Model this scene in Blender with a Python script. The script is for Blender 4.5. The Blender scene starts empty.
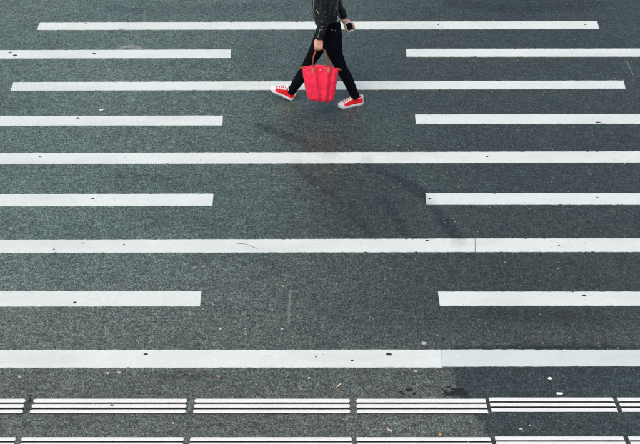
import bpy, bmesh, math, random
import numpy as np
from mathutils import Vector, Matrix, noise

random.seed(7)
rng = np.random.default_rng(7)
R = math.radians
scene = bpy.context.scene
COL = scene.collection

# ------------------------------------------------------------------ camera
CAM_H = 5.966                      # railing height of the footbridge
cd = bpy.data.cameras.new('camera')
cd.sensor_width = 36.0
cd.lens = 61.875
cd.clip_start = 0.1
cd.clip_end = 3000
cam = bpy.data.objects.new('camera', cd)
COL.objects.link(cam)
cam.location = (0, 0, CAM_H)
cam.rotation_euler = (R(90 - 37.7594), 0, 0)
scene.camera = cam

# ------------------------------------------------------------------ sky, sun, exposure
SUN_EL, SUN_AZ = 60.0, 212.0       # azimuth clockwise from +Y: behind the camera, to its left
w = bpy.data.worlds.new('World')
scene.world = w
w.use_nodes = True
nt = w.node_tree
bg = nt.nodes['Background']
sky = nt.nodes.new('ShaderNodeTexSky')
sky.sky_type = 'NISHITA'
sky.sun_disc = False
sky.sun_elevation = R(SUN_EL)
sky.sun_rotation = R(SUN_AZ)
sky.air_density = 1.0
sky.dust_density = 5.0
sky.ozone_density = 1.0
nt.links.new(sky.outputs[0], bg.inputs[0])
bg.inputs[1].default_value = 0.14
sl = bpy.data.lights.new('sun', 'SUN')
sl.energy = 1.0
sl.angle = R(48)
sl.color = (1.0, 0.965, 0.92)
sun = bpy.data.objects.new('sun', sl)
COL.objects.link(sun)
sdir = Vector((math.sin(R(SUN_AZ)) * math.cos(R(SUN_EL)), math.cos(R(SUN_AZ)) * math.cos(R(SUN_EL)), math.sin(R(SUN_EL))))
sun.rotation_euler = sdir.to_track_quat('Z', 'Y').to_euler()
sun.location = (0, 20, 30)

vs = scene.view_settings
vs.view_transform = 'Standard'
vs.look = 'None'
vs.gamma = 1.0
vs.use_curve_mapping = False
vs.exposure = 0.22
scene.render.engine = 'CYCLES'

# ------------------------------------------------------------------ material helpers
class NT:
    def __init__(self, name):
        self.m = bpy.data.materials.new(name)
        self.m.use_nodes = True
        self.t = self.m.node_tree
        self.b = self.t.nodes['Principled BSDF']
        self.pos = self.t.nodes.new('ShaderNodeNewGeometry').outputs['Position']
        self.obj = self.t.nodes.new('ShaderNodeTexCoord').outputs['Object']
    def link(self, a, b): self.t.links.new(a, b)
    def put(self, sock, v):
        if isinstance(v, bpy.types.NodeSocket): self.link(v, sock)
        else: sock.default_value = v
    def math(self, op, a, b=0.0, c=None, clamp=False):
        n = self.t.nodes.new('ShaderNodeMath'); n.operation = op; n.use_clamp = clamp
        self.put(n.inputs[0], a); self.put(n.inputs[1], b)
        if c is not None: self.put(n.inputs[2], c)
        return n.outputs[0]
    def noise(self, vec, scale, detail=3, rough=0.55, dist=0.0):
        n = self.t.nodes.new('ShaderNodeTexNoise')
        self.link(vec, n.inputs['Vector'])
        n.inputs['Scale'].default_value = scale; n.inputs['Detail'].default_value = detail
        n.inputs['Roughness'].default_value = rough; n.inputs['Distortion'].default_value = dist
        return n.outputs['Fac']
    def vor(self, vec, scale, feature='F1', rnd=1.0):
        n = self.t.nodes.new('ShaderNodeTexVoronoi'); n.feature = feature
        self.link(vec, n.inputs['Vector'])
        n.inputs['Scale'].default_value = scale; n.inputs['Randomness'].default_value = rnd
        return n
    def ramp(self, v, a, b, lo=0.0, hi=1.0, smooth=True):
        n = self.t.nodes.new('ShaderNodeMapRange')
        n.interpolation_type = 'SMOOTHSTEP' if smooth else 'LINEAR'
        self.put(n.inputs['Value'], v)
        n.inputs['From Min'].default_value = a; n.inputs['From Max'].default_value = b
        n.inputs['To Min'].default_value = lo; n.inputs['To Max'].default_value = hi
        return n.outputs['Result']
    def mix(self, f, a, b, mode='MIX'):
        n = self.t.nodes.new('ShaderNodeMix'); n.data_type = 'RGBA'; n.blend_type = mode
        self.put(n.inputs[0], f)
        for s, v in ((n.inputs[6], a), (n.inputs[7], b)):
            if isinstance(v, bpy.types.NodeSocket): self.link(v, s)
            else: s.default_value = (*v, 1) if len(v) == 3 else v
        return n.outputs[2]
    def scalecol(self, col, f):
        n = self.t.nodes.new('ShaderNodeVectorMath'); n.operation = 'SCALE'
        if isinstance(col, bpy.types.NodeSocket): self.link(col, n.inputs[0])
        else: n.inputs[0].default_value = col
        self.put(n.inputs['Scale'], f)
        return n.outputs[0]
    def stretch(self, vec, s):
        n = self.t.nodes.new('ShaderNodeVectorMath'); n.operation = 'MULTIPLY'
        self.link(vec, n.inputs[0]); n.inputs[1].default_value = s
        return n.outputs[0]
    def attr(self, name):
        n = self.t.nodes.new('ShaderNodeAttribute'); n.attribute_name = name
        return n.outputs['Fac']
    def bump(self, h, strength, dist, normal=None):
        n = self.t.nodes.new('ShaderNodeBump')
        n.inputs['Strength'].default_value = strength; n.inputs['Distance'].default_value = dist
        self.link(h, n.inputs['Height'])
        if normal is not None: self.link(normal, n.inputs['Normal'])
        return n.outputs[0]
    def out(self, col, rough, spec=0.5, normal=None, **kw):
        b = self.b
        if isinstance(col, tuple): b.inputs['Base Color'].default_value = (*col, 1)
        else: self.link(col, b.inputs['Base Color'])
        self.put(b.inputs['Roughness'], rough)
        b.inputs['Specular IOR Level'].default_value = spec
        if normal is not None: self.link(normal, b.inputs['Normal'])
        for k, v in kw.items(): b.inputs[k.replace('_', ' ')].default_value = v
        return self.m

def mat_asphalt():
    n = NT('asphalt'); P = n.pos
    big = n.noise(P, 0.55, 4, 0.6)
    mid = n.noise(n.stretch(P, (1.0, 2.2, 1)), 3.5, 5, 0.62)
    streak = n.noise(n.stretch(P, (1.0, 2.4, 1)), 12, 4, 0.6)
    small = n.noise(P, 30, 4, 0.62)
    v1 = n.vor(P, 125)
    v2 = n.vor(P, 240)
    sep = n.t.nodes.new('ShaderNodeSeparateColor'); n.link(v1.outputs['Color'], sep.inputs[0])
    sep2 = n.t.nodes.new('ShaderNodeSeparateColor'); n.link(v2.outputs['Color'], sep2.inputs[0])
    # individual stones: each voronoi cell its own grey, dark binder between the cells
    stone = n.ramp(sep.outputs[0], 0.0, 1.0, 0.34, 1.72, False)
    stone2 = n.ramp(sep2.outputs[1], 0.0, 1.0, 0.50, 1.55, False)
    gap = n.ramp(v1.outputs['Distance'], 0.35, 0.75, 1.05, 0.5)
    val = n.math('MULTIPLY', stone, stone2)
    val = n.math('MULTIPLY', val, gap)
    val = n.math('MULTIPLY', val, n.ramp(big, 0.3, 0.72, 0.86, 1.14, False))
    val = n.math('MULTIPLY', val, n.ramp(mid, 0.28, 0.75, 0.80, 1.22, False))
    val = n.math('MULTIPLY', val, n.ramp(small, 0.3, 0.72, 0.76, 1.24, False))
    val = n.math('MULTIPLY', val, n.ramp(streak, 0.3, 0.72, 0.64, 1.34, False))
    # oil and rubber stains and the walker's painted reflection, broken up by grain
    st = n.math('MULTIPLY', n.attr('stain_and_reflection'), n.ramp(n.noise(P, 16, 5, 0.7), 0.34, 0.62, 0.40, 1.0))
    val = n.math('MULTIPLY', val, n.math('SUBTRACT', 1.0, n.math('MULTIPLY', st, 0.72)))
    val = n.math('MULTIPLY', val, n.attr('tone'))
    col = n.mix(n.ramp(big, 0.35, 0.65), (0.090, 0.140, 0.119), (0.096, 0.138, 0.117))
    col = n.mix(n.attr('warm'), col, (0.112, 0.126, 0.104))
    col = n.mix(n.ramp(sep.outputs[1], 0.55, 1.0, 0.0, 0.40), col, (0.150, 0.140, 0.112))
    col = n.mix(n.ramp(sep.outputs[2], 0.6, 1.0, 0.0, 0.5), col, (0.076, 0.139, 0.124))
    col = n.mix(n.attr('patch'), col, (0.029, 0.049, 0.045))
    col = n.scalecol(col, val)
    # dark tar pits and pale chips of stone worn flat
    pit = n.vor(P, 17); sp = n.t.nodes.new('ShaderNodeSeparateColor'); n.link(pit.outputs['Color'], sp.inputs[0])
    pm = n.math('MULTIPLY', n.math('GREATER_THAN', sp.outputs[0], 0.80), n.ramp(pit.outputs['Distance'], 0.10, 0.24, 1.0, 0.0))
    col = n.mix(n.math('MULTIPLY', pm, 0.75), col, (0.022, 0.025, 0.026))
    fl = n.vor(P, 30); sf = n.t.nodes.new('ShaderNodeSeparateColor'); n.link(fl.outputs['Color'], sf.inputs[0])
    fm = n.math('MULTIPLY', n.math('GREATER_THAN', sf.outputs[1], 0.945), n.ramp(fl.outputs['Distance'], 0.07, 0.17, 1.0, 0.0))
    col = n.mix(n.math('MULTIPLY', fm, 0.9), col, (0.45, 0.47, 0.45))
    v3 = n.vor(P, 135); s3 = n.t.nodes.new('ShaderNodeSeparateColor'); n.link(v3.outputs['Color'], s3.inputs[0])
    spk = n.math('MULTIPLY', n.math('GREATER_THAN', s3.outputs[0], 0.90), n.ramp(v3.outputs['Distance'], 0.25, 0.45, 1.0, 0.0))
    col = n.mix(n.math('MULTIPLY', spk, n.math('MULTIPLY', n.attr('tone'), 0.5)), col, (0.27, 0.27, 0.24))
    h = n.math('ADD', n.math('MULTIPLY', v1.outputs['Distance'], -0.8), n.math('MULTIPLY', v2.outputs['Distance'], -0.35))
    h = n.math('ADD', h, n.math('MULTIPLY', small, 0.5))
    nb = n.bump(h, 0.5, 0.007)
    rough = n.math('SUBTRACT', n.ramp(mid, 0.3, 0.7, 0.44, 0.34, False), n.math('MULTIPLY', st, 0.06))
    # thin damp film lying over the coarse grain
    n.link(n.bump(small, 0.10, 0.004), n.b.inputs['Coat Normal'])
    n.b.inputs['Coat Weight'].default_value = 0.6
    n.put(n.b.inputs['Coat Roughness'], n.ramp(mid, 0.3, 0.7, 0.43, 0.34, False))
    return n.out(col, n.math('ADD', rough, 0.12), 0.35, nb)

def mat_paint(name, base, gloss=0.55, wear=1.0):
    n = NT(name); P = n.pos
    a = n.noise(P, 2.2, 5, 0.65)
    b = n.noise(n.stretch(P, (1, 1.6, 1)), 22, 5, 0.7)
    f = n.noise(P, 160, 2, 0.6)
    val = n.math('MULTIPLY', n.ramp(a, 0.3, 0.7, 0.955, 1.03, False), n.ramp(b, 0.25, 0.75, 0.95, 1.04, False))
    val = n.math('MULTIPLY', val, n.ramp(f, 0.25, 0.75, 0.955, 1.04, False))
    col = n.scalecol(base, val)
    # scuffs: grey drag marks in patches
    sc = n.math('MULTIPLY', n.ramp(n.noise(n.stretch(P, (0.6, 3.2, 1)), 9, 6, 0.75, 0.4), 0.585, 0.72), n.ramp(n.noise(P, 1.1, 2), 0.45, 0.65))
    col = n.mix(n.math('MULTIPLY', sc, 0.5 * wear), col, (0.22, 0.23, 0.22))
    sk = n.math('MULTIPLY', n.ramp(n.noise(P, 75, 3, 0.65), 0.60, 0.70), n.ramp(n.noise(P, 3.1, 3), 0.42, 0.62, 0.25, 1.0))
    col = n.mix(n.math('MULTIPLY', sk, 0.30 * wear), col, (0.28, 0.30, 0.285))
    dirt = n.ramp(n.noise(n.stretch(P, (0.35, 1.2, 1)), 2.4, 5, 0.7), 0.45, 0.75)
    col = n.mix(n.math('MULTIPLY', dirt, 0.30 * wear), col, (0.40, 0.43, 0.41))
    col = n.mix(n.math('MULTIPLY', n.attr('stain_and_reflection'), n.ramp(n.noise(P, 18, 4, 0.65), 0.35, 0.65, 0.15, 0.42)), col, (0.16, 0.165, 0.165))
    # hairline cracks
    wp = n.t.nodes.new('ShaderNodeVectorMath'); wp.operation = 'ADD'
    nn = n.t.nodes.new('ShaderNodeTexNoise'); n.link(P, nn.inputs['Vector']); nn.inputs['Scale'].default_value = 7; nn.inputs['Detail'].default_value = 4
    n.link(P, wp.inputs[0]); n.link(n.scalecol(nn.outputs['Color'], 0.16), wp.inputs[1])
    e = n.vor(wp.outputs[0], 2.6, 'DISTANCE_TO_EDGE')
    cr = n.math('MULTIPLY', n.ramp(e.outputs['Distance'], 0.004, 0.012, 1.0, 0.0), n.ramp(n.noise(P, 1.7, 2), 0.58, 0.66))
    col = n.mix(n.math('MULTIPLY', cr, 0.22 * wear), col, (0.13, 0.135, 0.13))
    # chips through to the asphalt
    ch = n.ramp(n.noise(P, 34, 3, 0.6), 0.70, 0.735)
    col = n.mix(n.math('MULTIPLY', ch, 0.7 * wear), col, (0.10, 0.105, 0.10))
    nb = n.bump(n.math('ADD', b, n.math('MULTIPLY', f, 0.6)), 0.25, 0.003)
    return n.out(col, gloss, 0.45, nb)

def mat_simple(name, col, rough=0.6, spec=0.5, nscale=40, var=0.12, bump=0.0, bdist=0.002, **kw):
    n = NT(name)
    a = n.noise(n.obj, nscale, 4, 0.6)
    c = n.scalecol(col, n.ramp(a, 0.25, 0.75, 1 - var, 1 + var, False))
    nb = n.bump(a, bump, bdist) if bump else None
    return n.out(c, rough, spec, nb, **kw)

def mat_leather():
    n = NT('black_leather'); P = n.obj
    a = n.noise(n.stretch(P, (1, 1, 1.5)), 20, 5, 0.6, 0.5)
    g = n.vor(P, 420)
    c = n.scalecol((0.0022, 0.0029, 0.0036), n.ramp(a, 0.3, 0.7, 0.8, 1.25, False))
    nb = n.bump(a, 0.45, 0.012)
    nb = n.bump(g.outputs['Distance'], 0.12, 0.001, nb)
    return n.out(c, n.ramp(a, 0.3, 0.7, 0.30, 0.20, False), 0.34, nb)

def mat_bag():
    n = NT('red_nylon'); P = n.obj
    a = n.noise(P, 16, 4, 0.6, 0.3)
    wv = n.noise(P, 700, 1)
    c = n.scalecol((0.85, 0.020, 0.070), n.ramp(a, 0.25, 0.75, 0.96, 1.04, False))
    nb = n.bump(a, 0.55, 0.012)
    nb = n.bump(wv, 0.1, 0.0006, nb)
    return n.out(c, 0.42, 0.4, nb, Sheen_Weight=0.1)

M = {}
M['asphalt'] = mat_asphalt()
M['paint'] = mat_paint('white_road_paint', (0.655, 0.715, 0.668))
M['paint_newer'] = mat_paint('white_road_paint_on_repair', (0.575, 0.655, 0.627), wear=0.7)
M['bar'] = mat_paint('white_guide_bar', (0.755, 0.775, 0.745), 0.4, 0.45)
M['grime'] = mat_simple('grimy_bedding', (0.016, 0.013, 0.014), 0.8, 0.15, 60, 0.35, 0.4)
M['gum'] = mat_simple('old_black_gum', (0.032, 0.033, 0.033), 0.6, 0.4, 60, 0.3)
M['tar'] = mat_simple('tar', (0.012, 0.013, 0.014), 0.5, 0.4, 60, 0.3)
M['pale_gum'] = mat_simple('pale_flattened_gum', (0.40, 0.41, 0.38), 0.7, 0.3, 60, 0.15)
M['grit'] = mat_simple('pale_grit', (0.30, 0.31, 0.29), 0.85, 0.2, 30, 0.5)
M['skin'] = mat_simple('skin', (0.72, 0.375, 0.265), 0.5, 0.4, 60, 0.08, 0.1, Subsurface_Weight=0.12, Subsurface_Scale=0.01)
M['hair'] = mat_simple('dark_hair', (0.018, 0.012, 0.009), 0.4, 0.5, 90, 0.4, 0.5)
M['eye'] = mat_simple('eye_dark', (0.03, 0.02, 0.015), 0.15, 0.5)
M['leather'] = mat_leather()
M['denim'] = mat_simple('black_denim', (0.0026, 0.0036, 0.0066), 0.9, 0.08, 60, 0.25, 0.25, 0.004)
M['shirt'] = mat_simple('pale_shirt', (0.55, 0.56, 0.55), 0.8, 0.3)
M['metal'] = mat_simple('bright_zip_metal', (0.72, 0.72, 0.70), 0.3, 0.5, Metallic=1.0)
M['brass'] = mat_simple('brass_snap', (0.85, 0.60, 0.25), 0.25, 0.5, Metallic=1.0)
M['bag'] = mat_bag()
M['tan'] = mat_simple('tan_leather', (0.30, 0.070, 0.030), 0.5, 0.45, 50, 0.2, 0.2)
M['tan_pale'] = mat_simple('pale_tan_leather', (0.40, 0.185, 0.085), 0.5, 0.45, 50, 0.15, 0.2)
M['canvas'] = mat_simple('red_canvas', (0.80, 0.012, 0.016), 0.75, 0.25, 260, 0.14, 0.25, 0.001)
M['rubber'] = mat_simple('white_rubber', (0.80, 0.80, 0.82), 0.45, 0.45, 50, 0.05)
M['lace'] = mat_simple('white_cotton', (0.80, 0.78, 0.78), 0.85, 0.2, 200, 0.08, 0.2)
M['trim'] = mat_simple('cream_trim', (0.78, 0.70, 0.58), 0.8, 0.2, 100, 0.08)
M['phone'] = mat_simple('white_phone_body', (0.80, 0.80, 0.82), 0.3, 0.5)
M['glass'] = mat_simple('black_phone_glass', (0.004, 0.004, 0.005), 0.22, 0.3)
M['butt'] = mat_simple('cigarette_paper', (0.74, 0.72, 0.68), 0.8, 0.2)
M['filter'] = mat_simple('cigarette_filter', (0.62, 0.24, 0.055), 0.8, 0.2)
M['leaf'] = mat_simple('orange_scrap', (0.72, 0.33, 0.06), 0.7, 0.3, 90, 0.3)
M['paper'] = mat_simple('pale_paper', (0.62, 0.57, 0.47), 0.8, 0.2, 90, 0.2)
M['pinkish'] = mat_simple('pink_brown_scrap', (0.50, 0.26, 0.16), 0.8, 0.2, 90, 0.25)
M['green'] = mat_simple('green_residue', (0.09, 0.19, 0.13), 0.7, 0.3, 120, 0.4)
M['smear'] = mat_simple('smeared_paint', (0.19, 0.22, 0.20), 0.7, 0.3, 25, 0.5)
M['faded'] = mat_simple('worn_old_paint', (0.135, 0.160, 0.144), 0.7, 0.3, 60, 0.45)

# ------------------------------------------------------------------ mesh helpers
def link(name, me, mat=None, parent=None, smooth=False):
    o = bpy.data.objects.new(name, me)
    COL.objects.link(o)
    if mat is not None and not me.materials: me.materials.append(mat)
    if smooth:
        me.polygons.foreach_set('use_smooth', [True] * len(me.polygons))
    if parent is not None: o.parent = parent
    return o

def mesh(name, verts, faces):
    me = bpy.data.meshes.new(name)
    me.from_pydata([tuple(v) for v in verts], [], [tuple(f) for f in faces])
    me.update()
    bm = bmesh.new(); bm.from_mesh(me)
    bmesh.ops.recalc_face_normals(bm, faces=bm.faces)
    bm.to_mesh(me); bm.free()
    return me

def empty(name, loc=(0, 0, 0)):
    o = bpy.data.objects.new(name, None)
    o.empty_display_size = 0.1
    o.location = loc
    COL.objects.link(o)
    return o

def tag(o, label=None, cat=None, group=None, kind=None):
    if label: o['label'] = label
    if cat: o['category'] = cat
    if group: o['group'] = group
    if kind: o['kind'] = kind
    return o

def slab(poly, z0, z1):
    """prism over a polygon of (x, y)"""
    k = len(poly)
    v = [(x, y, z0) for x, y in poly] + [(x, y, z1) for x, y in poly]
    f = [list(range(k, 2 * k)), list(range(k))[::-1]]
    f += [[i, (i + 1) % k, k + (i + 1) % k, k + i] for i in range(k)]
    return v, f

def merge(parts):
    V, Fc = [], []
    for v, f in parts:
        o = len(V); V += list(v); Fc += [[i + o for i in q] for q in f]
    return V, Fc

def catmull(pts, n):
    P = [np.array(p, float) for p in pts]
    P = [2 * P[0] - P[1]] + P + [2 * P[-1] - P[-2]]
    out = []
    for i in range(1, len(P) - 2):
        for k in range(n):
            t = k / n
            a, b, c, d = P[i - 1], P[i], P[i + 1], P[i + 2]
            out.append(0.5 * (2 * b + (c - a) * t + (2 * a - 5 * b + 4 * c - d) * t * t + (3 * b - a - 3 * c + d) * t ** 3))
    out.append(P[-2])
    return np.array(out)

def tube(path, k=24, ref=(1, 0, 0), n=6, caps=True):
    """path rows: x, y, z, r_ref, r_other ; section radius r_ref along ref"""
    p = catmull([list(q) + ([q[3]] if len(q) == 4 else []) for q in path], n) if n > 1 else np.array([list(q) + ([q[3]] if len(q) == 4 else []) for q in path], float)
    V, Fc = [], []
    for i in range(len(p)):
        a, b = p[max(0, i - 1)], p[min(len(p) - 1, i + 1)]
        t = Vector(b[:3] - a[:3]).normalized()
        r = Vector(ref); u = (r - t * r.dot(t)).normalized(); w_ = t.cross(u)
        for j in range(k):
            an = 2 * math.pi * j / k
            V.append(Vector(p[i][:3]) + u * (math.cos(an) * p[i][3]) + w_ * (math.sin(an) * p[i][4]))
    m = len(p)
    for i in range(m - 1):
        for j in range(k):
            Fc.append([i * k + j, i * k + (j + 1) % k, (i + 1) * k + (j + 1) % k, (i + 1) * k + j])
    if caps:
        for e, sgn in ((0, -1), (m - 1, 1)):
            c = len(V)
            a, b = p[e], p[e - sgn]
            t = Vector(a[:3] - b[:3]).normalized()
            # domed cap
            rr = min(p[e][3], p[e][4])
            ring0 = [e * k + j for j in range(k)]
            prev = ring0
            for s in (0.5, 0.85):
                base = len(V)
                f_ = math.sqrt(max(0, 1 - s * s))
                for j in range(k):
                    q = V[e * k + j]; cc = Vector(p[e][:3])
                    V.append(cc + (q - cc) * f_ + t * (rr * s * 0.6))
                cur = [base + j for j in range(k)]
                for j in range(k): Fc.append([prev[j], prev[(j + 1) % k], cur[(j + 1) % k], cur[j]])
                prev = cur
            V.append(Vector(p[e][:3]) + t * (rr * 0.6)); top = len(V) - 1
            for j in range(k): Fc.append([prev[j], prev[(j + 1) % k], top])
    return V, Fc

def ellipsoid(c, r, k=24, m=14, rot=None):
    V, Fc = [], []
    c = Vector(c)
    for i in range(m + 1):
        th = math.pi * i / m
        for j in range(k):
            ph = 2 * math.pi * j / k
            q = Vector((r[0] * math.sin(th) * math.cos(ph), r[1] * math.sin(th) * math.sin(ph), r[2] * math.cos(th)))
            if rot is not None: q = rot @ q
            V.append(c + q)
    for i in range(m):
        for j in range(k):
            Fc.append([i * k + j, i * k + (j + 1) % k, (i + 1) * k + (j + 1) % k, (i + 1) * k + j])
    return V, Fc

def box(c, s, rot=None):
    c = Vector(c); V = []
    for dx in (-1, 1):
        for dy in (-1, 1):
            for dz in (-1, 1):
                q = Vector((dx * s[0] / 2, dy * s[1] / 2, dz * s[2] / 2))
                if rot is not None: q = rot @ q
                V.append(c + q)
    return V, [[0, 1, 3, 2], [4, 6, 7, 5], [0, 4, 5, 1], [2, 3, 7, 6], [0, 2, 6, 4], [1, 5, 7, 3]]

def fused(name, parts, voxel, smooth=4, fac=0.5):
    """union of overlapping closed shapes as one continuous skin"""
    V, Fc = merge(parts)
    me = mesh(name + '_raw', V, Fc)
    bm = bmesh.new(); bm.from_mesh(me)
    bmesh.ops.remove_doubles(bm, verts=bm.verts, dist=1e-5)
    bmesh.ops.recalc_face_normals(bm, faces=bm.faces)
    bm.to_mesh(me); bm.free()
    o = bpy.data.objects.new(name + '_raw', me); COL.objects.link(o)
    r = o.modifiers.new('r', 'REMESH'); r.mode = 'VOXEL'; r.voxel_size = voxel
    s = o.modifiers.new('s', 'SMOOTH'); s.iterations = smooth; s.factor = fac
    dg = bpy.context.evaluated_depsgraph_get()
    out = bpy.data.meshes.new_from_object(o.evaluated_get(dg))
    out.name = name
    bpy.data.objects.remove(o); bpy.data.meshes.remove(me)
    return out

def displace(me, fn):
    """move each vertex along its normal by fn(position, normal)"""
    co = [v.co.copy() for v in me.vertices]; no = [v.normal.copy() for v in me.vertices]
    for v, c, n_ in zip(me.vertices, co, no):
        v.co = c + n_ * fn(c, n_)
    me.update()

# ------------------------------------------------------------------ road
def seg_dist(X, Y, pts):
    d = np.full(X.shape, 1e9)
    for (ax, ay), (bx, by) in zip(pts[:-1], pts[1:]):
        vx, vy = bx - ax, by - ay
        t = np.clip(((X - ax) * vx + (Y - ay) * vy) / (vx * vx + vy * vy), 0, 1)
        d = np.minimum(d, np.hypot(X - ax - t * vx, Y - ay - t * vy))
    return d
def in_poly(X, Y, poly):
    r = np.zeros(X.shape, bool); k = len(poly)
    for i in range(k):
        (x1, y1), (x2, y2) = poly[i], poly[(i + 1) % k]
        c = ((y1 > Y) != (y2 > Y)) & (X < (x2 - x1) * (Y - y1) / (y2 - y1 + 1e-12) + x1)
        r ^= c
    return r
def sm(t): t = np.clip(t, 0, 1); return t * t * (3 - 2 * t)

fx = np.arange(-4.6, 4.601, 0.02); fy = np.arange(4.2, 13.201, 0.02)
far = np.array([6, 8, 12, 20, 40, 80, 160, 320, 640, 1000.0])
xs = np.concatenate([-far[::-1], fx, far])
ys = np.concatenate([np.array([-1000, -400, -100, -30, -10, 0, 2.0]), fy, np.array([14, 16, 20, 30, 60, 120, 300, 600, 1000.0])])
X, Y = np.meshgrid(xs, ys)
nx, ny = len(xs), len(ys)
idx = np.arange(nx * ny).reshape(ny, nx)
faces = np.stack([idx[:-1, :-1], idx[:-1, 1:], idx[1:, 1:], idx[1:, :-1]], -1).reshape(-1, 4)
me = bpy.data.meshes.new('road')
me.vertices.add(nx * ny)
me.vertices.foreach_set('co', np.stack([X.ravel(), Y.ravel(), np.zeros(nx * ny)], -1).astype(np.float32).ravel())
me.loops.add(faces.size); me.loops.foreach_set('vertex_index', faces.astype(np.int32).ravel())
me.polygons.add(len(faces)); me.polygons.foreach_set('loop_start', np.arange(0, faces.size, 4, dtype=np.int32))
me.update(calc_edges=True)

def wob(scale, seed):   # cheap smooth 2-D noise
    r = np.random.default_rng(seed); out = np.zeros(X.shape)
    for _ in range(10):
        a, p = r.uniform(0, 2 * math.pi, 2); s = scale * r.uniform(0.5, 1.6)
        out += np.sin((X * math.cos(a) + Y * math.sin(a)) * s + p)
    return out / 10 * 1.8
stain_and_reflection = np.zeros(X.shape)
MARKS = []
def mark(pts, width, amt, seed):
    global stain_and_reflection
    MARKS.append((pts, width, amt))
    d = seg_dist(X, Y, pts) + 0.03 * wob(9, seed)
    stain_and_reflection = np.maximum(stain_and_reflection, amt * (1 - sm((d - width * 0.25) / (width * 0.85))))
# rubber and wet-tyre marks turning through the crossing, then the walker's painted reflection
mark([(-0.60, 9.27), (-0.295, 9.068), (0.096, 8.789), (0.20, 8.70)], 0.085, 0.95, 1)
mark([(-0.218, 8.553), (0.128, 8.091), (0.445, 7.532)], 0.085, 0.9, 2)
mark([(0.391, 8.326), (0.639, 7.909), (0.727, 7.56)], 0.08, 0.85, 3)
mark([(0.45, 8.60), (0.911, 8.184), (1.156, 7.56), (1.225, 7.40)], 0.08, 1.0, 4)
mark([(-2.4, 11.80), (-1.6, 11.78), (-0.4, 11.90)], 0.16, 0.35, 5)
mark([(1.6, 11.95), (2.3, 11.80), (3.3, 11.95)], 0.20, 0.8, 6)
mark([(1.9, 12.15), (3.2, 12.1)], 0.22, 0.6, 61)
mark([(-1.9, 8.42), (-1.4, 8.35)], 0.10, 0.4, 7)
mark([(-3.2, 7.76), (-2.75, 7.70)], 0.12, 0.35, 8)
mark([(-3.3, 9.66), (-2.9, 9.62)], 0.12, 0.3, 9)
mark([(-1.3, 5.83), (-0.75, 5.80)], 0.06, 0.35, 10)
mark([(1.30, 6.50), (2.2, 6.44)], 0.10, 0.45, 11)
mark([(1.00, 5.66), (1.07, 5.62)], 0.05, 1.0, 12)
mark([(0.93, 5.63), (0.99, 5.60)], 0.03, 1.0, 13)
mark([(-2.12, 5.59), (-2.13, 5.50), (-2.16, 5.45)], 0.018, 0.9, 14)
mark([(-1.6, 7.75), (-0.9, 7.66)], 0.12, 0.25, 15)
mark([(1.05, 6.135), (3.2, 6.135)], 0.022, 0.75, 16)
mark([(-0.05, 9.25), (0.15, 8.75), (0.30, 8.25), (0.40, 7.9)], 0.58, 0.66, 17)  # wide soft scuffing plus the walker's dark reflection, painted into the road colour
PATCH = [(1.03, 6.137), (6.0, 6.137), (6.0, 4.1), (1.30, 4.1), (1.215, 5.155), (1.136, 5.379), (1.079, 5.524), (1.016, 5.623), (1.001, 5.775)]
pa = in_poly(X + 0.012 * wob(40, 31), Y + 0.008 * wob(40, 32), PATCH).astype(float) * 0.9
# random asphalt variation, then sky reflection painted in: brighter left, darker right
tone = 1.0 + 0.045 * wob(1.3, 21) + 0.03 * wob(4, 22)
tone *= 1.18 - 0.80 * sm((X + 2.4 + 0.3 * wob(1.5, 23)) / 4.2) * sm((Y - 5.4) / 1.2) - 0.22 * (1 - sm((Y - 5.4) / 1.2))
warm = 0.85 * (1 - sm((Y - 5.6 + 0.3 * wob(2, 24)) / 2.2))
for nm, arr in (('stain_and_reflection', stain_and_reflection), ('patch', pa), ('tone', tone), ('warm', warm)):
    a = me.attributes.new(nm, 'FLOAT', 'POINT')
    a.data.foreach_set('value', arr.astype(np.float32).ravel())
road = link('road', me, M['asphalt'])
tag(road, 'worn grey asphalt carriageway of the pedestrian crossing', kind='structure')

# painted stripes -- every stripe a sheet of thermoplastic with slightly uneven edges
def stripe_mesh(q, z0=-0.004, z1=0.0045, seed=0, jag=0.0055):
    (x0, y0), (x1, y1), (x2, y2), (x3, y3) = q     # far-left, far-right, near-right, near-left
    r = random.Random(seed)
    n = max(8, int(abs(x1 - x0) / 0.018))
    def edge(ax, ay, bx, by, n_, side):
        out = []
        for i in range(n_ + 1):
            t = i / n_
            j = jag * (0.55 * noise.noise((ax + (bx - ax) * t * 1.0) * Vector((14, 0, 0)) + Vector((seed * 3.1, ay * 5, 0))) + 0.55 * r.uniform(-1, 1) * r.random())
            if r.random() < 0.02: j -= side * r.uniform(.003, .010)
            if i in (0, n_): j = 0
            out.append((ax + (bx - ax) * t, ay + (by - ay) * t + j))
        return out
    far_e = edge(x0, y0, x1, y1, n, 1); near_e = edge(x3, y3, x2, y2, n, -1)
    V, Fc = [], []
    for z in (z1, z0):
        V += [(x, y, z) for x, y in far_e] + [(x, y, z) for x, y in near_e]
    m = n + 1
    for i in range(n):
        Fc.append([i, m + i, m + i + 1, i + 1])
        Fc.append([i, i + 1, 2 * m + i + 1, 2 * m + i])
        Fc.append([m + i, 3 * m + i, 3 * m + i + 1, m + i + 1])
    Fc.append([0, 2 * m, 3 * m, m]); Fc.append([n, m + n, 3 * m + n, 2 * m + n])
    me_ = mesh('crosswalk_stripe', V, Fc)
    A = np.array(V); st_ = np.zeros(len(A))
    for pts, wd, amt in MARKS[:15]:
        d = seg_dist(A[:, 0], A[:, 1], pts)
        st_ = np.maximum(st_, amt * (1 - sm((d - wd * .25) / (wd * .85))))
    at = me_.attributes.new('stain_and_reflection', 'FLOAT', 'POINT'); at.data.foreach_set('value', st_.astype(np.float32))
    return me_

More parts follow.
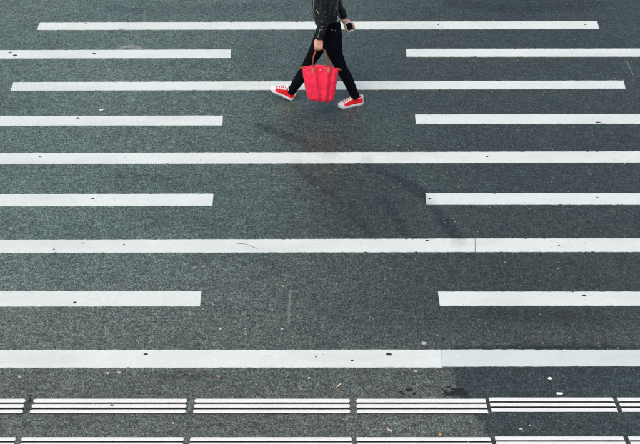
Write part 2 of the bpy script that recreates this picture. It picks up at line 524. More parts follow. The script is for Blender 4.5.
STRIPES = [
    [(-3.237, 11.466), (3.209, 11.495), (3.196, 11.307), (-3.235, 11.283)],
    [(-6.2, 10.790), (-0.985, 10.820), (-0.981, 10.636), (-6.2, 10.608)],
    [(0.955, 10.836), (6.2, 10.848), (6.2, 10.668), (0.950, 10.663)],
    [(-3.246, 10.116), (3.221, 10.147), (3.206, 9.982), (-3.239, 9.942)],
    [(-6.2, 9.434), (-0.981, 9.454), (-0.974, 9.275), (-6.2, 9.258)],
    [(0.963, 9.476), (6.2, 9.488), (6.2, 9.308), (0.960, 9.299)],
    [(-3.235, 8.779), (3.215, 8.811), (3.212, 8.626), (-3.230, 8.597)],
    [(-6.2, 8.105), (-0.975, 8.121), (-0.970, 7.939), (-6.2, 7.922)],
    [(0.967, 8.129), (6.2, 8.129), (6.2, 7.954), (0.963, 7.954)],
    [(-3.235, 7.445), (1.346, 7.464), (1.326, 7.281), (-3.230, 7.267)],
    [(1.350, 7.464), (3.215, 7.469), (3.212, 7.284), (1.330, 7.281)],
    [(-6.2, 6.766), (-0.970, 6.773), (-0.967, 6.593), (-6.2, 6.580)],
    [(0.966, 6.767), (6.2, 6.767), (6.2, 6.597), (0.967, 6.597)],
    [(-3.235, 6.091), (0.936, 6.093), (0.923, 5.904), (-3.230, 5.900)],
]
for i, q in enumerate(STRIPES):
    link('crosswalk_stripe', stripe_mesh(q, seed=i), M['paint'], road)
s = link('crosswalk_stripe', stripe_mesh([(0.940, 6.095), (3.215, 6.093), (3.212, 5.919), (0.927, 5.913)], seed=40), M['paint_newer'], road)
s['label'] = 'slightly greyer end of the nearest stripe on the dark asphalt repair'

# raised three-bar guide strips for the blind
def bar_mesh(x0, x1, ya, yb, sl0, sl1, cut0, cut1, z1=0.0105):
    """one bar; sl shifts the near corner of each end (slanted cut), cut rounds the end"""
    yc = (ya + yb) / 2; hw = abs(ya - yb) / 2
    def outline(h, inset):
        pts = []
        y_t, y_b = yc + h, yc - h
        # left end then right end, counter-clockwise
        pts += [(x0 + inset + cut0, y_t), (x0 + inset + (cut0 * 0.25 if cut0 else 0) + sl0 * 0.3, y_t - h * 0.55),
                (x0 + inset + (cut0 * 0.25 if cut0 else 0) + sl0 * 0.7, y_b + h * 0.55), (x0 + inset + cut0 + sl0, y_b)]
        n = max(4, int((x1 - x0) / 0.09))
        for i in range(1, n):
            x = x0 + (x1 - x0) * i / n
            pts.append((x, y_b + 0.0012 * noise.noise((x * 11, ya * 7, 3))))
        pts += [(x1 - inset - cut1 + sl1, y_b), (x1 - inset - cut1 * 0.25 + sl1 * 0.7, y_b + h * 0.55),
                (x1 - inset - cut1 * 0.25 + sl1 * 0.3, y_t - h * 0.55), (x1 - inset - cut1, y_t)]
        for i in range(n - 1, 0, -1):
            x = x0 + (x1 - x0) * i / n
            pts.append((x, y_t + 0.0012 * noise.noise((x * 11, ya * 7, 9))))
        return pts
    lo, hi = outline(hw, 0), outline(hw * 0.82, 0.003)
    k = len(lo)
    V = [(x, y, -0.002) for x, y in lo] + [(x, y, z1 - 0.003) for x, y in lo] + [(x, y, z1) for x, y in hi]
    Fc = [list(range(2 * k, 3 * k))]
    for L in (0, 1):
        Fc += [[L * k + i, L * k + (i + 1) % k, (L + 1) * k + (i + 1) % k, (L + 1) * k + i] for i in range(k)]
    return mesh('bar', V, Fc)

def guide_row(rows, segs, rowsR):
    for (x0, x1, sl0, sl1, c0, c1, right) in segs:
        rr = rowsR if right else rows
        ytop, ybot = rr[0][0], rr[-1][1]
        v, f = slab([(x0 + 0.006, ytop - 0.003), (x0 + 0.006 + sl0 * 2.4, ybot - 0.004), (x1 - 0.006 + sl1 * 2.4, ybot - 0.004), (x1 - 0.006, ytop - 0.003)], -0.003, 0.0035)
        gs = link('guide_strip', mesh('guide_strip', v, f), M['grime'], road)
        for i, (ya, yb) in enumerate(rr):
            link('bar', bar_mesh(x0 + sl0 * i, x1 + sl1 * i, ya, yb, sl0 * 0.8, sl1 * 0.8, c0, c1), M['bar'], gs)
r1 = [(5.579, 5.545), (5.5275, 5.494), (5.475, 5.441)]
r1R = [(5.591, 5.557), (5.539, 5.506), (5.487, 5.453)]
r2 = [(5.211, 5.179), (5.162, 5.130), (5.114, 5.082)]
r2R = [(5.218, 5.186), (5.170, 5.138), (5.122, 5.090)]
guide_row(r1, [(-3.25, -2.152, -0.004, 0.002, .012, .012, 0), (-2.098, -0.968, -0.002, 0, .014, .012, 0), (-0.920, 0.222, 0, 0, .012, .010, 0),
               (0.264, 1.213, 0, 0.002, .010, .002, 0), (1.238, 2.147, 0.002, 0.004, .001, .001, 1), (2.180, 3.20, 0.004, 0.004, .001, .01, 1)], r1R)
guide_row(r2, [(-3.22, -2.144, -0.002, 0.001, .01, .008, 0), (-2.107, -0.958, 0, 0, .008, .008, 0), (-0.918, 0.227, 0, 0, .008, .006, 0),
               (0.257, 1.203, 0, 0.003, .006, .001, 0), (1.235, 2.143, 0.003, 0.004, .001, .001, 1), (2.177, 3.15, 0.004, 0.004, .001, .01, 1)], r2R)

# flattened chewing gum and small marks stuck to the surface
def blob(x, y, r, z, seed, h=0.002, asp=1.0):
    rr = random.Random(seed); k = 18
    V = []; Fc = []
    a0 = rr.uniform(0, 6.28)
    rad = [r * rr.uniform(0.72, 1.2) for _ in range(k)]
    for lv, (s_, zz) in enumerate(((1.0, z - 0.003), (1.0, z + h * 0.4), (0.7, z + h))):
        for j in range(k):
            an = 2 * math.pi * j / k
            V.append((x + math.cos(an) * rad[j] * s_ * asp, y + math.sin(an) * rad[j] * s_, zz))
    for lv in range(2):
        for j in range(k): Fc.append([lv * k + j, lv * k + (j + 1) % k, (lv + 1) * k + (j + 1) % k, (lv + 1) * k + j])
    Fc.append([2 * k + j for j in range(k)])
    return mesh('gum_spot', V, Fc)
ZP = 0.005
for i, (x, y, r, z, a) in enumerate([(0.529, 6.044, .021, ZP, 1.5), (0.244, 5.974, .014, ZP, 1), (-0.031, 6.017, .011, ZP, .9), (-1.334, 6.044, .014, ZP, 1.7),
        (0.612, 5.633, .024, 0, 1.1), (0.70, 5.734, .018, 0, 1.2), (-1.690, 7.379, .012, ZP, 1.2), (-2.282, 7.317, .010, ZP, 1.2), (-2.048, 7.399, .010, ZP, 1.1),
        (-1.982, 6.633, .016, ZP, 1.4), (2.151, 6.718, .017, ZP, 1.4), (1.001, 8.045, .013, ZP, 1.3), (1.601, 8.721, .013, ZP, 1.5), (0.927, 7.434, .013, ZP, 1.6),
        (2.786, 9.323, .020, ZP, 1.9), (1.258, 9.962, .012, ZP, 1.3), (-2.493, 10.73, .018, ZP, 1.5), (-2.44, 9.407, .018, ZP, 1.6), (-2.702, 11.446, .016, ZP, 1.3),
        (-3.425, 10.752, .022, ZP, 1.3), (-3.355, 10.685, .024, ZP, 1.5), (-2.685, 8.721, .013, ZP, 1.3), (-2.066, 8.045, .012, ZP, 1.8), (2.525, 8.06, .013, ZP, 1.2),
        (2.059, 7.365, .010, ZP, 1.2), (2.318, 11.421, .014, ZP, 1.3), (3.053, 11.409, .013, ZP, 1.3), (1.36, 11.409, .013, ZP, 1.3),
        (-1.515, 5.514, .011, .011, 2.2)]):
    link('gum_spot', blob(x, y, r * 0.72, z, i, asp=a), M['gum'], road)
for i, (x, y, r) in enumerate([(1.432, 5.294, .015), (-1.513, 5.853, .016), (-1.595, 5.847, .014), (-0.783, 6.328, .014), (0.807, 6.170, .020), (0.72, 5.87, .016), (-2.25, 5.81, .013),
                               (-0.30, 6.33, .012), (1.50, 5.33, .010), (-1.05, 5.35, .010)]):
    link('pale_gum_spot', blob(x, y, r * .75, 0, 100 + i, asp=1.3), M['pale_gum'], road)

# tar blotches at the edge of the repair
rt = random.Random(5)
for i in range(26):
    cx_, cy_, sx_, sy_ = ((1.015, 5.645, .085, .03), (0.93, 5.66, .05, .04), (0.64, 5.66, .05, .05), (-2.125, 5.56, .012, .06))[0 if i < 13 else 1 if i < 18 else 2 if i < 22 else 3]
    link('tar_spot', blob(cx_ + rt.gauss(0, sx_ * .5), cy_ + rt.gauss(0, sy_ * .5), rt.uniform(.006, .02) if i < 22 else .008, 0.0004 * i / 10, 300 + i, 0.0012, rt.uniform(1.0, 2.2)), M['tar'], road)
# small ragged surface marks: worn old line, scratch, green residue
def sliver(pts, wd, z, seed, jag=0.4):
    rr = random.Random(seed); L, Rr = [], []
    p = catmull([(a, b, 0) for a, b in pts], 8)
    for i in range(len(p)):
        a, b = p[max(0, i - 1)], p[min(len(p) - 1, i + 1)]
        t = np.array([b[0] - a[0], b[1] - a[1]]); t /= np.linalg.norm(t); nn_ = np.array([-t[1], t[0]])
        e = wd * (0.5 + rr.uniform(-jag, jag) * 0.5) * (0.3 if i in (0, len(p) - 1) else 1)
        e2 = wd * (0.5 + rr.uniform(-jag, jag) * 0.5) * (0.3 if i in (0, len(p) - 1) else 1)
        L.append(p[i][:2] + nn_ * e); Rr.append(p[i][:2] - nn_ * e2)
    v, f = slab([tuple(q) for q in L + Rr[::-1]], z - 0.003, z + 0.0012)
    return mesh('mark', v, f)
link('worn_paint_line', sliver([(-0.246, 6.80), (-0.247, 6.58), (-0.244, 6.37)], 0.022, 0, 1, 0.7), M['faded'], road)
link('worn_paint_line', sliver([(3.347, 10.596), (3.350, 10.41), (3.352, 10.23)], 0.014, 0, 2, 0.7), M['faded'], road)
link('green_residue', sliver([(0.285, 6.1005), (0.50, 6.0995), (0.693, 6.0985)], 0.007, 0, 3, 0.8), M['green'], road)
link('paint_smear', sliver([(-2.26, 10.83), (-2.12, 10.90), (-1.98, 10.84)], 0.07, 0, 4, 0.5), M['smear'], road)
link('crack_line', sliver([(-0.72, 7.395), (-0.64, 7.385), (-0.585, 7.352), (-0.532, 7.318)], 0.003, ZP, 5, 0.6), M['gum'], road)

# loose grit
parts = []
for i in range(1500):
    y = rng.uniform(4.9, 12.3); hwd = 2.2 + (y - 5.1) * 0.235
    x = rng.uniform(-hwd, hwd); r = 0.0028 + 0.0045 * rng.random() ** 3
    c = Vector((x, y, r * 0.5))
    v = [c + Vector((a * r * rng.uniform(.6, 1.3), b * r * rng.uniform(.6, 1.3), e * r * rng.uniform(.6, 1))) for a, b, e in ((1, 0, 0), (-1, 0, 0), (0, 1, 0), (0, -1, 0), (0, 0, 1), (0, 0, -1))]
    parts.append((v, [[0, 2, 4], [2, 1, 4], [1, 3, 4], [3, 0, 4], [2, 0, 5], [1, 2, 5], [3, 1, 5], [0, 3, 5]]))
gr = link('grit', mesh('grit', *merge(parts)), M['grit'])
tag(gr, 'loose pale grit scattered over the asphalt', 'grit', kind='stuff')

# ------------------------------------------------------------------ litter
def cig(x, y, rz, label, L=0.040):
    e = empty('cigarette_butt', (x, y, 0.0042)); e.rotation_euler = (0, 0, rz)
    r = 0.0043
    v, f = tube([(-L / 2, 0, 0, r * .9), (-L / 6, 0, 0, r), (L * .18, 0, 0, r)], 12, (0, 0, 1), 3)
    link('paper', mesh('paper', v, f), M['butt'], e, True)
    v, f = tube([(L * .17, 0, 0, r * 1.04), (L * .35, 0.001, 0, r * 1.02), (L / 2, 0.002, 0, r * .85)], 12, (0, 0, 1), 3)
    link('filter', mesh('filter', v, f), M['filter'], e, True)
    tag(e, label, 'cigarette butt')
    return e
cig(0.137, 5.713, R(228), 'cigarette butt with orange filter on asphalt above the third guide strip', 0.058)
cig(0.491, 5.284, R(140), 'cigarette butt lying between the two rows of white guide strips', 0.05)
def scrap(name, x, y, r, mat, label, cat, seed, asp=1.5, rz=0.3, lift=0.006, loc_z=0.003):
    rr = random.Random(seed); k = 14; V = []; Fc = []
    rad = [r * rr.uniform(0.65, 1.15) for _ in range(k)]
    for side in (1, -1):
        for s_ in (1.0, 0.55):
            for j in range(k):
                an = 2 * math.pi * j / k
                px, py = math.cos(an) * rad[j] * s_ * asp, math.sin(an) * rad[j] * s_
                z = lift * (0.5 + 0.5 * math.sin(px / r * 2 + seed) * math.cos(py / r * 2.5)) * (1.0 if s_ == 1 else 0.7) + side * 0.0006
                V.append((px, py, z))
        V.append((0, 0, lift * 0.4 + side * 0.0006))
    B = 2 * k + 1
    for o_ in (0, B):
        for j in range(k):
            Fc.append([o_ + j, o_ + (j + 1) % k, o_ + k + (j + 1) % k, o_ + k + j]); Fc.append([o_ + k + j, o_ + k + (j + 1) % k, o_ + 2 * k])
    for j in range(k): Fc.append([j, (j + 1) % k, B + (j + 1) % k, B + j])
    o = link(name, mesh(name, V, Fc), mat)
    o.location = (x, y, loc_z); o.rotation_euler = (0, 0, rz)
    return tag(o, label, cat)
scrap('dry_leaf', 0.85, 5.238, .010, M['leaf'], 'tiny orange dry leaf lying against the nearest row of guide strips', 'leaf', 1, 1.3, .6)
scrap('paper_scrap', -2.222, 9.558, .019, M['paper'], 'pale tan scrap of paper on asphalt above a left stripe', 'scrap', 2, 1.5, .4, .012)
scrap('leaf_scrap', -0.305, 6.835, .010, M['pinkish'], 'brown leaf scrap on the asphalt left of the crossing centre', 'scrap', 3, 1.6, .2)
scrap('paper_scrap', -0.757, 5.806, .009, M['pinkish'], 'small pinkish scrap just below the nearest wide white stripe', 'scrap', 4, 1.5, -.3)
scrap('paper_scrap', 1.720, 5.785, .011, M['rubber'], 'small white scrap on the dark patch, close below the wide stripe', 'scrap', 5, 1.6, -.2)
scrap('paper_scrap', 1.765, 5.633, .014, M['rubber'], 'oval white scrap on the dark patch just above the guide strips', 'scrap', 6, 1.9, 0)
scrap('paper_scrap', -0.082, 5.790, .008, M['rubber'], 'tiny white fleck of paper in the middle below the wide stripe', 'scrap', 7, 1.2, .8)
scrap('paper_scrap', 0.60, 9.955, .012, M['pinkish'], 'tiny reddish scrap beside the stripe right of the walking person', 'scrap', 8, 1.6, .1)

# ------------------------------------------------------------------ the walking person
person = empty('person', (0.08, 9.74, 0))
tag(person, 'person in black leather jacket, black trousers and red sneakers walking across the crossing', 'person')
OFF = Vector(person.location)
def part(name, me, mat, parent=person, smooth=True):
    """mesh given in world coordinates, attached under the person"""
    o = link(name, me, mat, None, smooth)
    if parent is person:
        me.transform(Matrix.Translation(-OFF)); o.parent = person
    else:
        me.transform(Matrix.Translation(-OFF)); o.parent = parent
    return o

# joints (walking towards -X, left side towards -Y)
hipL, kneeL, ankL = (0.135, 9.665, 0.82), (0.200, 9.66, 0.470), (0.368, 9.685, 0.095)
hipR, kneeR, ankR = (0.075, 9.815, 0.82), (-0.102, 9.82, 0.425), (-0.297, 9.82, 0.085)

# --- body: one continuous skin
bp = []
bp.append(tube([(0.10, 9.74, 0.72, .07, .10), (0.095, 9.74, 0.82, .095, .145), (0.08, 9.74, 0.93, .085, .125), (0.065, 9.74, 1.02, .078, .110),
                (0.058, 9.74, 1.15, .088, .125), (0.052, 9.74, 1.27, .088, .140), (0.055, 9.74, 1.345, .062, .125), (0.052, 9.74, 1.385, .046, .060),
                (0.040, 9.74, 1.44, .044, .048), (0.030, 9.74, 1.49, .044, .048)], 28, (1, 0, 0), 5))
LEG_L = [(0.120, 9.675, 0.82, .092), (0.128, 9.667, 0.72, .092), (0.146, 9.663, 0.62, .080), (0.170, 9.66, 0.545, .068), (0.200, 9.66, 0.470, .0585), (0.236, 9.662, 0.39, .056), (0.275, 9.660, 0.315, .0565), (0.310, 9.658, 0.235, .051), (0.345, 9.657, 0.150, .045), (0.364, 9.657, 0.102, .0430)]
LEG_R = [(0.072, 9.812, 0.82, .092), (0.034, 9.803, 0.72, .090), (-0.015, 9.793, 0.61, .077), (-0.065, 9.784, 0.51, .066), (-0.110, 9.777, 0.425, .0585), (-0.154, 9.770, 0.34, .055), (-0.200, 9.765, 0.262, .0565), (-0.248, 9.760, 0.182, .050), (-0.293, 9.756, 0.110, .0425), (-0.302, 9.755, 0.096, .042)]
for leg, heel, toe in ((LEG_L, (0.40, 9.677, 0.050), (0.26, 9.632, 0.046)), (LEG_R, (-0.310, 9.755, 0.062), (-0.445, 9.758, 0.125))):
    bp.append(tube([(a_, b_, c_, r_ * .78) for a_, b_, c_, r_ in leg], 20, (1, 0, 0), 4))
    bp.append(tube([(*heel, .020), ((heel[0] + toe[0]) / 2, (heel[1] + toe[1]) / 2, (heel[2] + toe[2]) / 2 + .004, .020), (*toe, .012, .018)], 14, (0, 0, 1), 4))
shL, elL, wrL = (0.055, 9.595, 1.335), (0.045, 9.515, 1.10), (-0.006, 9.462, 0.885)
shR, elR, wrR = (0.060, 9.885, 1.335), (0.135, 9.955, 1.085), (0.240, 9.968, 0.835)
for s_, e_, w_ in ((shL, elL, wrL), (shR, elR, wrR)):
    m1 = [(a + b) / 2 for a, b in zip(s_, e_)]; m2 = [(a * .7 + b * .3) for a, b in zip(e_, w_)]
    bp.append(tube([(s_[0], (s_[1] * 3 + 9.74) / 4, s_[2] + .01, .05), (*s_, .046), (*m1, .040), (*e_, .034), (*m2, .034), (*w_, .022, .027)], 18, (0, 1, 0), 4))
# left hand: a fist closed round the bag handles (run along X under the fingers)
bp.append(tube([(-0.006, 9.462, 0.895, .022, .027), (-0.008, 9.458, 0.862, .019, .034), (-0.010, 9.455, 0.825, .018, .041), (-0.010, 9.456, 0.803, .015, .040)], 18, (0, 1, 0), 4))
for i, dx in enumerate((-.034, -.012, .010, .030)):
    l = (1.0, 1.08, 1.02, 0.86)[i]; x = -0.010 + dx; r = (.0098, .0100, .0096, .0086)[i]
    bp.append(tube([(x, 9.453, .822, r * 1.1), (x - .001, 9.444, .797, r * 1.08), (x, 9.449, .797 - .030 * l, r), (x, 9.468, .797 - .044 * l, r * .95), (x + .001, 9.487, .797 - .030 * l, r * .88), (x + .002, 9.488, .797 - .012 * l, r * .8)], 12, (1, 0, 0), 4))
bp.append(tube([(-0.030, 9.462, .862, .014), (-0.046, 9.468, .835, .0125), (-0.048, 9.480, .806, .0105), (-0.036, 9.492, .786, .0095), (-0.024, 9.494, .778, .008)], 12, (1, 0, 0), 4))
# right hand: palm towards the camera behind the phone, thumb along its front edge, fingers round its back edge
PH_C = Vector((0.297, 9.945, 0.750))
ax_l = Vector((0.028, 0.02, -0.100)).normalized()        # along the phone, downwards
ax_w = Vector((1.0, 0.10, 0.22)); ax_w = (ax_w - ax_l * ax_w.dot(ax_l)).normalized()
ax_n = ax_l.cross(ax_w).normalized()
if ax_n.y > 0: ax_n = -ax_n
PR = Matrix((ax_w, ax_l, ax_n)).transposed()
def ph(u, v, n_): return tuple(PH_C + ax_w * u + ax_l * v + ax_n * n_)
bp.append(tube([(*wrR, .022, .026), (*ph(-.030, -.068, -.016), .020, .030), (*ph(-.010, -.035, -.019), .015, .039), (*ph(.002, .000, -.018), .013, .038)], 18, tuple(ax_n), 4))
for i, v0 in enumerate((-.028, -.006, .015, .034)):
    r = (.0095, .0098, .0092, .0083)[i]; l = (1, 1.05, 1.0, .85)[i]
    bp.append(tube([(*ph(.004, v0 * .75 - .004, -.018), r * 1.1), (*ph(.026, v0, -.017), r * 1.05), (*ph(.0405, v0 + .006, -.009), r), (*ph(.0425, v0 + .010, .006), r * .92), (*ph(.033, v0 + .012, .0115), r * .82)], 12, tuple(ax_l), 4))
bp.append(tube([(*ph(-.030, -.048, -.014), .014), (*ph(-.044, -.026, -.004), .0125), (*ph(-.0415, .004, .007), .0108), (*ph(-.035, .026, .0135), .0098), (*ph(-.030, .038, .0145), .0078)], 12, tuple(ax_n), 4))
# head: skull, jaw, nose, ears, brows, lips
hc = Vector((0.005, 9.74, 1.575))
bp.append(ellipsoid(hc + Vector((.012, 0, .015)), (.094, .074, .092)))
bp.append(ellipsoid(hc + Vector((-.022, 0, -.018)), (.071, .066, .090)))
bp.append(ellipsoid(hc + Vector((-.034, 0, -.070)), (.050, .046, .046)))
bp.append(ellipsoid(hc + Vector((-.066, 0, -.094)), (.020, .022, .018)))
bp.append(tube([(hc.x - .084, 9.74, hc.z + .016, .008), (hc.x - .094, 9.74, hc.z - .008, .009), (hc.x - .102, 9.74, hc.z - .026, .010, .0125), (hc.x - .088, 9.74, hc.z - .034, .009, .013)], 12, (1, 0, 0), 4))
for sg in (-1, 1):
    bp.append(ellipsoid(hc + Vector((.012, sg * .074, -.010)), (.019, .008, .030)))
    bp.append(ellipsoid(hc + Vector((-.062, sg * .033, .024)), (.018, .024, .010)))
    bp.append(ellipsoid(hc + Vector((-.052, sg * .036, -.032)), (.026, .026, .028)))
bp.append(ellipsoid(hc + Vector((-.082, 0, -.056)), (.010, .024, .006)))
bp.append(ellipsoid(hc + Vector((-.080, 0, -.066)), (.010, .020, .007)))
body = part('body', fused('body', bp, 0.0032, 3, 0.45), M['skin'])
for sg in (-1, 1):
    v, f = ellipsoid(hc + Vector((-.0705, sg * .032, .004)), (.0110, .0140, .0075), 16, 10)
    part('eye', mesh('eye', v, f), M['eye'])
# hair: shoulder-length, tucked behind the ears
hp = [ellipsoid(hc + Vector((.024, 0, .030)), (.100, .084, .094)), ellipsoid(hc + Vector((.062, 0, -.03)), (.062, .078, .095))]
for j in range(11):
    t = j / 10; y = 9.74 + (t - .5) * .17
    hp.append(tube([(hc.x + .07 - .05 * abs(2 * t - 1) ** 2, y, hc.z + .04, .030), (hc.x + .095 - .06 * abs(2 * t - 1) ** 2, y * 1.0, hc.z - .08, .024), (hc.x + .10 - .05 * abs(2 * t - 1), y, hc.z - .20, .018), (hc.x + .105 - .04 * abs(2 * t - 1), y, hc.z - .27 - .02 * random.random(), .008)], 10, (1, 0, 0), 4))
hm = fused('hair', hp, 0.005, 2)
displace(hm, lambda c, n_: 0.003 * noise.noise(Vector((c.x * 40, c.y * 120, c.z * 9))))
part('hair', hm, M['hair'])

# --- trousers
tp = [tube([(0.105, 9.74, 0.700, .075, .120), (0.102, 9.74, 0.76, .112, .162), (0.092, 9.74, 0.84, .118, .168), (0.078, 9.74, 0.93, .106, .152), (0.066, 9.74, 1.03, .090, .130)], 32, (1, 0, 0), 5)]
tp.append(ellipsoid((0.155, 9.685, 0.775), (.066, .070, .085)))
tp.append(ellipsoid((0.140, 9.795, 0.775), (.066, .070, .085)))
tp.append(tube(LEG_L, 26, (1, 0, 0), 4))
tp.append(tube(LEG_R, 26, (1, 0, 0), 4))
tm = fused('trousers', tp, 0.005, 5, 0.5)
def tw(c, n_):
    k = 0.0
    for q in (kneeL, kneeR, (0.345, 9.68, .13), (-0.28, 9.82, .11), (0.12, 9.74, .72)):
        d = (c - Vector(q)).length
        k += math.exp(-(d / .11) ** 2)
    a = noise.noise(Vector((c.x * 14 + c.z * 9, c.y * 14, c.z * 42 + c.x * 10)))
    b = noise.noise(Vector((c.x * 9, c.y * 9, c.z * 9 + 5)))
    return 0.0085 * min(k, 1.2) * a + 0.0025 * b
displace(tm, tw)
trousers = part('trousers', tm, M['denim'])
v, f = ellipsoid((0.118, 9.575, 0.905), (.006, .003, .006), 12, 8); part('rivet', mesh('rivet', v, f), M['metal'], trousers)
v, f = ellipsoid((0.150, 9.584, 0.89), (.005, .003, .005), 12, 8); part('rivet', mesh('rivet', v, f), M['metal'], trousers)
# back pocket seam
v, f = tube([(0.195, 9.63, 0.845, .003), (0.210, 9.655, 0.80, .003), (0.214, 9.66, 0.74, .003)], 8, (0, 1, 0), 5); part('pocket_seam', mesh('pocket_seam', v, f), M['denim'], trousers)

# --- shirt hem just showing below the jacket at the back
sh = tube([(0.076, 9.74, 0.955, .119, .132), (0.070, 9.74, 0.99, .108, .132), (0.062, 9.74, 1.05, .100, .140), (0.058, 9.74, 1.2, .100, .140), (0.056, 9.74, 1.30, .085, .13)], 32, (1, 0, 0), 4)
sh = ([Vector((q[0], q[1], q[2] - max(0, (q[0] - 0.10)) * 0.30)) if q[2] < .985 else q for q in sh[0]], sh[1])
part('shirt', mesh('shirt', *sh), M['shirt'])

# --- leather jacket
jp = [tube([(0.060, 9.74, 0.966, .126, .172), (0.056, 9.74, 1.00, .123, .168), (0.054, 9.74, 1.04, .120, .163), (0.053, 9.74, 1.10, .122, .166), (0.052, 9.74, 1.20, .124, .176),
            (0.052, 9.74, 1.28, .118, .180), (0.055, 9.74, 1.345, .088, .165), (0.055, 9.74, 1.39, .066, .095), (0.050, 9.74, 1.425, .062, .068), (0.045, 9.74, 1.445, .060, .064)], 36, (1, 0, 0), 5)]
jp.append(tube([(0.055, 9.64, 1.335, .062), (0.055, 9.592, 1.335, .066), (0.056, 9.552, 1.255, .060), (0.052, 9.527, 1.17, .054), (0.045, 9.510, 1.09, .050), (0.028, 9.490, 1.01, .046), (0.010, 9.473, 0.94, .041), (-0.003, 9.464, 0.892, .0365), (-0.006, 9.462, 0.880, .036)], 22, (1, 0, 0), 4))
jp.append(tube([(0.058, 9.84, 1.335, .062), (0.060, 9.888, 1.335, .066), (0.078, 9.922, 1.255, .060), (0.105, 9.943, 1.17, .054), (0.135, 9.955, 1.085, .050), (0.172, 9.962, 0.99, .046), (0.212, 9.967, 0.90, .041), (0.236, 9.968, 0.845, .0365)], 22, (1, 0, 0), 4))
jm = fused('jacket', jp, 0.0045, 3, 0.45)
def segd(c, a, b):
    a, b = Vector(a), Vector(b); t = max(0, min(1, (c - a).dot(b - a) / (b - a).length_squared))
    return (c - a - (b - a) * t).length, t
def jw(c, n_):
    dl, t1 = segd(c, shL, elL); d2, t2 = segd(c, elL, wrL); d3, t3 = segd(c, elR, wrR); d4, t4 = segd(c, shR, elR)
    arm = math.exp(-(min(dl, d2, d3, d4) / .065) ** 4)
    # folds running round the sleeve, tilted, sharpest about the elbow
    e = min((c - Vector(elL)).length, (c - Vector(elR)).length)
    a = noise.noise(Vector((c.x * 20 + c.z * 16, c.y * 13, c.z * 36 - c.x * 12)))
    rid = 1 - 2 * abs(a)
    b = noise.noise(Vector((c.x * 26, c.y * 10 + 3, c.z * 7)))
    t_ = noise.noise(Vector((c.x * 8 + 7, c.y * 8, c.z * 8)))
    sl_ = arm * (0.0115 * rid - .004) * (0.6 + 0.7 * math.exp(-(e / .12) ** 2))
    tr = (1 - arm) * (0.011 * (1 - 2 * abs(b)) - .005 + 0.006 * t_ + 0.006 * a)
    hem = 0.003 if c.z < 0.985 and arm < .5 else 0.0
    return sl_ + tr + hem
displace(jm, jw)
jacket = part('jacket', jm, M['leather'])
# front zip, pocket zip, cuff zips, collar
def snap_to(me_pts, pts, out=0.003, k=None):
    pass
def surf_x(z, y, sgn=-1):
    """front or back of the jacket torso at height z and width y"""
    zs = [0.915, 0.95, 1.02, 1.10, 1.20, 1.28, 1.345]; ax = [.127, .126, .121, .122, .124, .118, .088]; ay = [.172, .170, .162, .166, .176, .180, .165]
    a, b = np.interp(z, zs, ax), np.interp(z, zs, ay)
    return 0.054 + sgn * a * math.sqrt(max(0, 1 - ((y - 9.74) / b) ** 2))
path = [(surf_x(z, 9.655) - .006, 9.652, z, .0045) for z in (0.97, 1.01, 1.06, 1.14, 1.22, 1.30)]
v, f = tube(path, 8, (1, 0, 0), 6); part('zipper', mesh('zipper', v, f), M['metal'], jacket)
path = [(surf_x(z, y) - .004, y - .003, z, .004) for z, y in ((1.10, 9.615), (1.07, 9.60), (1.03, 9.592))]
v, f = tube(path, 8, (1, 0, 0), 6); part('pocket_zipper', mesh('pocket_zipper', v, f), M['metal'], jacket)
for (cx, cy, cz), dx in (((-0.020, 9.430, 0.90), .02), ((0.20, 9.930, 0.87), -.03)):
    v, f = tube([(cx, cy, cz, .0028), (cx + dx * .5, cy + .004, cz + .04, .0028), (cx + dx, cy + .008, cz + .08, .0028)], 8, (1, 0, 0), 4)
    part('cuff_zipper', mesh('cuff_zipper', v, f), M['metal'], jacket)
v, f = tube([(0.055, 9.74, 1.395, .082, .100), (0.050, 9.74, 1.425, .078, .088), (0.046, 9.74, 1.455, .080, .088)], 32, (1, 0, 0), 4, caps=False)
cm_ = mesh('collar', v, f); part('collar', cm_, M['leather'], jacket)

